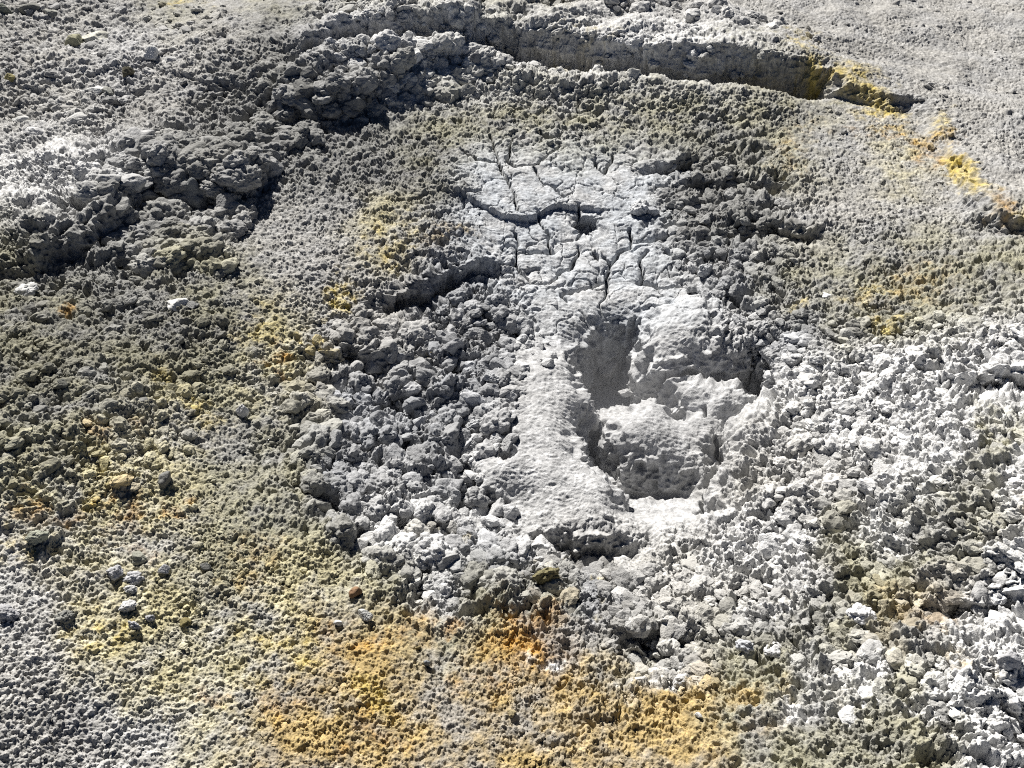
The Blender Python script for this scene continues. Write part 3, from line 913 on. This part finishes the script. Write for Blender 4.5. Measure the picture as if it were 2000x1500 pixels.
# stones one can pick out: px, py, half width in px, squash, colour, cuts, label
STONES = [
    (298, 103, 15, .8, (.72, .72, .70), 8, 'bright white angular stone on the grey slope at top left'),
    (332, 112, 13, .7, (.50, .50, .49), 9, 'flat grey block just right of the bright white angular stone'),
    (20, 155, 15, .9, (.34, .30, .14), 6, 'olive yellow stone at the left edge near the top'),
    (252, 138, 14, .9, (.14, .13, .09), 7, 'dark brown lump below the bright white angular stone'),
    (186, 172, 19, .45, (.66, .66, .64), 9, 'thin pale slab of stone lying against a grey block'),
    (212, 176, 15, .8, (.32, .32, .29), 9, 'grey block beside the thin pale slab of stone'),
    (180, 68, 34, .55, (.58, .57, .50), 6, 'long pale boulder in the stony ledge at top left'),
    (147, 78, 22, .7, (.36, .35, .24), 6, 'olive boulder left of the long pale boulder'),
    (40, 228, 18, .45, (.62, .62, .60), 7, 'flat white stone near the left edge under the stony slope'),
    (58, 16, 22, .8, (.20, .20, .18), 6, 'large dark boulder in the top left corner'),
    (8, 18, 18, .8, (.19, .20, .17), 6, 'dark boulder cut by the top left corner of the picture'),
    (100, 22, 15, .8, (.30, .30, .27), 7, 'mid grey boulder right of the large dark corner boulder'),
    (303, 268, 17, 1.3, (.34, .34, .33), 6, 'upright pointed grey rock standing on the left terrace'),
    (385, 384, 34, 1.2, (.26, .27, .27), 4, 'big dark rounded boulder in the face of the left step'),
    (437, 388, 25, 1.0, (.25, .25, .25), 4, 'dark boulder right of the biggest one in the left step'),
    (930, 116, 24, 1.1, (.30, .30, .31), 5, 'pointed dark rock on the bank under the back scarp'),
    (757, 76, 32, .75, (.60, .60, .60), 3, 'rounded white boulder on the left of the back lip'),
    (690, 108, 24, .7, (.64, .64, .63), 4, 'smaller white boulder at the left end of the back scarp'),
    (52, 555, 22, .6, (.60, .60, .59), 3, 'white oval stone under the ledge at the left edge'),
    (348, 583, 22, .35, (.70, .70, .68), 7, 'white flat flake on the olive slope'),
    (376, 590, 16, .5, (.26, .26, .25), 7, 'dark flat stone touching the white flake'),
    (120, 748, 15, 1.0, (.17, .17, .15), 4, 'black looking rounded clod upper left of the olive slope'),
    (160, 868, 14, 1.2, (.20, .20, .15), 6, 'dark pointed stone standing in the middle of the olive slope'),
    (187, 896, 14, .7, (.18, .18, .17), 5, 'low dark stone right below the pointed one'),
    (325, 932, 13, .9, (.19, .19, .18), 5, 'dark clod by the pale ochre crumbs at the foot of the olive slope'),
    (283, 780, 14, .7, (.20, .20, .19), 5, 'dark flattened clod in the right half of the olive slope'),
    (475, 798, 13, 1.4, (.62, .62, .62), 4, 'pale upright lump alone between ochre crust and rubble'),
    (712, 1197, 18, 1.0, (.46, .46, .44), 9, 'grey square edged stone with dark front on the ochre crust'),
    (694, 1153, 14, 1.0, (.24, .15, .09), 5, 'rust brown stone above the square edged grey one'),
    (661, 1214, 8, .8, (.64, .64, .63), 6, 'small white pebble left of the square edged grey stone'),
    (832, 1292, 9, 1.0, (.24, .25, .26), 4, 'dark round pebble in the middle of the ochre crust'),
    (818, 1263, 8, .9, (.20, .16, .08), 4, 'small brown pebble just above the dark round pebble'),
    (402, 1100, 14, .8, (.17, .17, .16), 6, 'black stone right of the two grey ones on yellowish crust'),
    (320, 1110, 12, .9, (.40, .40, .41), 5, 'light grey pebble between the olive and the black stones'),
    (270, 1085, 18, .7, (.26, .26, .22), 5, 'olive grey oval stone beside the orange streak'),
    (362, 1210, 13, .8, (.20, .17, .08), 7, 'olive brown angular stone on the yellow crust'),
    (224, 1112, 17, .8, (.44, .44, .45), 2, 'topmost pale clod of the cluster on the lower left crust'),
    (261, 1124, 21, .7, (.45, .45, .46), 2, 'largest pale clod of the cluster on the lower left crust'),
    (255, 1145, 15, .7, (.48, .48, .47), 3, 'pale clod directly below the largest of the lower left cluster'),
    (250, 1178, 18, .6, (.54, .54, .54), 3, 'whitest flat clod of the cluster on the lower left crust'),
    (262, 1217, 15, .9, (.38, .38, .40), 3, 'grey clod at the bottom of the lower left cluster'),
    (294, 1204, 11, .9, (.36, .36, .37), 3, 'small grey clod at the right of the lower left cluster'),
    (126, 1199, 20, .7, (.24, .24, .22), 3, 'dark clod left of the lower left cluster'),
    (14, 1192, 26, .8, (.36, .36, .37), 2, 'grey lump with black shadow at the left edge lower down'),
    (73, 1042, 24, .8, (.32, .33, .27), 2, 'greenish clump on the crust near the left edge'),
    (1708, 1353, 34, .55, (.70, .70, .70), 3, 'broad white clump with black shadow at lower right'),
    (1660, 1385, 30, .35, (.72, .72, .71), 4, 'flat white flake left below the broad white clump'),
    (1681, 1192, 27, .8, (.66, .66, .66), 1, 'knobbly white clod on the olive crust at right'),
    (1455, 1257, 20, .9, (.48, .49, .51), 3, 'smooth pale grey clod at the edge of olive crust'),
    (1513, 1262, 22, .6, (.60, .60, .60), 2, 'white clod right of the smooth pale grey one'),
    (1968, 1280, 28, 1.1, (.36, .36, .37), 4, 'grey boulder in the white crust at the right edge'),
    (1325, 1318, 19, .7, (.54, .54, .54), 3, 'pale clod at the foot of the black gap low in the middle'),
    (915, 1150, 24, .8, (.50, .50, .50), 3, 'pale boulder with black underside where rubble meets ochre crust'),
    (1068, 1116, 30, .9, (.20, .18, .10), 1, 'olive brown clod on the front rim of rubble'),
    (1615, 571, 12, .35, (.80, .80, .79), 6, 'brilliant white flake on the grey slope right of the crust'),
    (654, 765, 24, .7, (.48, .49, .51), 4, 'smooth flat topped grey clod at the left end of the rubble heap'),
    (780, 700, 24, 1.0, (.34, .35, .37), 5, 'dark square clod in the top of the left rubble heap'),
    (925, 782, 32, .8, (.50, .51, .53), 4, 'large pale smooth clod between left rubble and mud lobe'),
    (928, 828, 25, .9, (.47, .48, .49), 3, 'pale rounded clod under the large smooth one'),
    (962, 737, 20, 1.0, (.48, .49, .50), 2, 'egg shaped grey clod beside the upper end of the mud lobe'),
    (764, 846, 13, .8, (.46, .47, .48), 2, 'small round grey clod with a pit in the left rubble heap'),
    (792, 845, 24, .5, (.38, .39, .40), 6, 'wedge shaped grey slab in the left rubble heap'),
    (1277, 410, 15, 1.0, (.34, .35, .37), 5, 'dark faced cube like clod at the right end of the cracked crust'),
    (1250, 400, 22, .8, (.54, .55, .56), 3, 'pale rounded clod left of the dark faced one'),
    (1376, 530, 16, 1.2, (.48, .49, .50), 3, 'barrel shaped clod right of the cracked crust'),
    (1595, 698, 15, .8, (.54, .54, .54), 3, 'pale egg shaped clod in the rubble right of the vent'),
    (1182, 722, 26, 1.0, (.50, .50, .50), 4, 'large lump half lost in shade inside the vent hole'),
    (1225, 742, 16, .8, (.50, .50, .50), 4, 'smaller lump in shade right of the large one in the vent hole'),
    (1365, 1395, 9, .9, (.60, .60, .58), 5, 'tiny white pebble on the brown crust low in the middle'),
    (1000, 1390, 9, .8, (.36, .30, .18), 4, 'tan pebble on the ochre crust at the bottom'),
]
for k, (px, py, hw, fl, c, cuts, lab) in enumerate(STONES):
    X, Y, Z = hit(px, py + hw * .35)
    d = Y * CP + (CAM_H - Z) * SP
    s = hw / FPX * d
    P, Fc = clod_shape(700 + k, 5 if hw > 14 else 4, 1.0, 1.2 if cuts < 4 else .7, cuts if cuts > 3 else 0)
    P = P / np.abs(P[:, 0]).max()
    P = P * np.array([s, s * .85, s * fl * .95])
    dust = .5 * (1 + vn3(P, s * .5, k)) * .35 + .82
    al = np.array(c)[None] * dust[:, None]
    nm = 'pebble' if hw < 10 else ('mud_clod' if 'clod' in lab or 'lump' in lab or 'clump' in lab else 'stone')
    P[:, 2] += s * fl * .42
    o = mesh_obj(nm, P, Fc, M_RUBBLE, al, (0, 0, 0))
    o.location = (X, Y, Z - s * .28)
    o.rotation_euler = (0, 0, .4 * math.sin(k * 2.3))
    tag(o, lab, 'pebble' if nm == 'pebble' else ('clod' if nm == 'mud_clod' else 'stone'))

# ------------------------------------------------------------------ thin steam hanging in the vent
def steam_puff(px, py, pz, rx, ry, rz, dens):
    V, Fc = ICO[3]
    X, Y = at(px, py, pz)
    o = mesh_obj('steam', V * np.array([rx, ry, rz]), Fc, M_STEAM, None, (0, 0, 0))
    o.location = (X, Y, pz)
    o['kind'] = 'stuff'
    return o


M_STEAM = bpy.data.materials.new('steam')
M_STEAM.use_nodes = True
n = M_STEAM.node_tree.nodes
L = M_STEAM.node_tree.links
n.remove(n['Principled BSDF'])
pv = n.new('ShaderNodeVolumePrincipled')
pv.inputs['Color'].default_value = (.95, .96, 1, 1)
pv.inputs['Anisotropy'].default_value = .3
tc = n.new('ShaderNodeTexCoord')
ln_ = n.new('ShaderNodeVectorMath')
ln_.operation = 'MULTIPLY'
ln_.inputs[1].default_value = (1 / .42, 1 / .34, 1 / .26)
L.new(tc.outputs['Object'], ln_.inputs[0])
le = n.new('ShaderNodeVectorMath')
le.operation = 'LENGTH'
L.new(ln_.outputs[0], le.inputs[0])
tn = n.new('ShaderNodeTexNoise')
tn.inputs['Scale'].default_value = 9
tn.inputs['Detail'].default_value = 3
L.new(tc.outputs['Object'], tn.inputs['Vector'])
mr = n.new('ShaderNodeMapRange')
mr.inputs['From Min'].default_value = 1.0
mr.inputs['From Max'].default_value = 0.2
mr.inputs['To Max'].default_value = 1.1
L.new(le.outputs['Value'], mr.inputs['Value'])
mu = n.new('ShaderNodeMath')
mu.operation = 'MULTIPLY'
L.new(mr.outputs[0], mu.inputs[0])
L.new(tn.outputs[0], mu.inputs[1])
L.new(mu.outputs[0], pv.inputs['Density'])
L.new(pv.outputs[0], n['Material Output'].inputs['Volume'])
steam_puff(1265, 800, -.10, .42, .34, .26, 1)
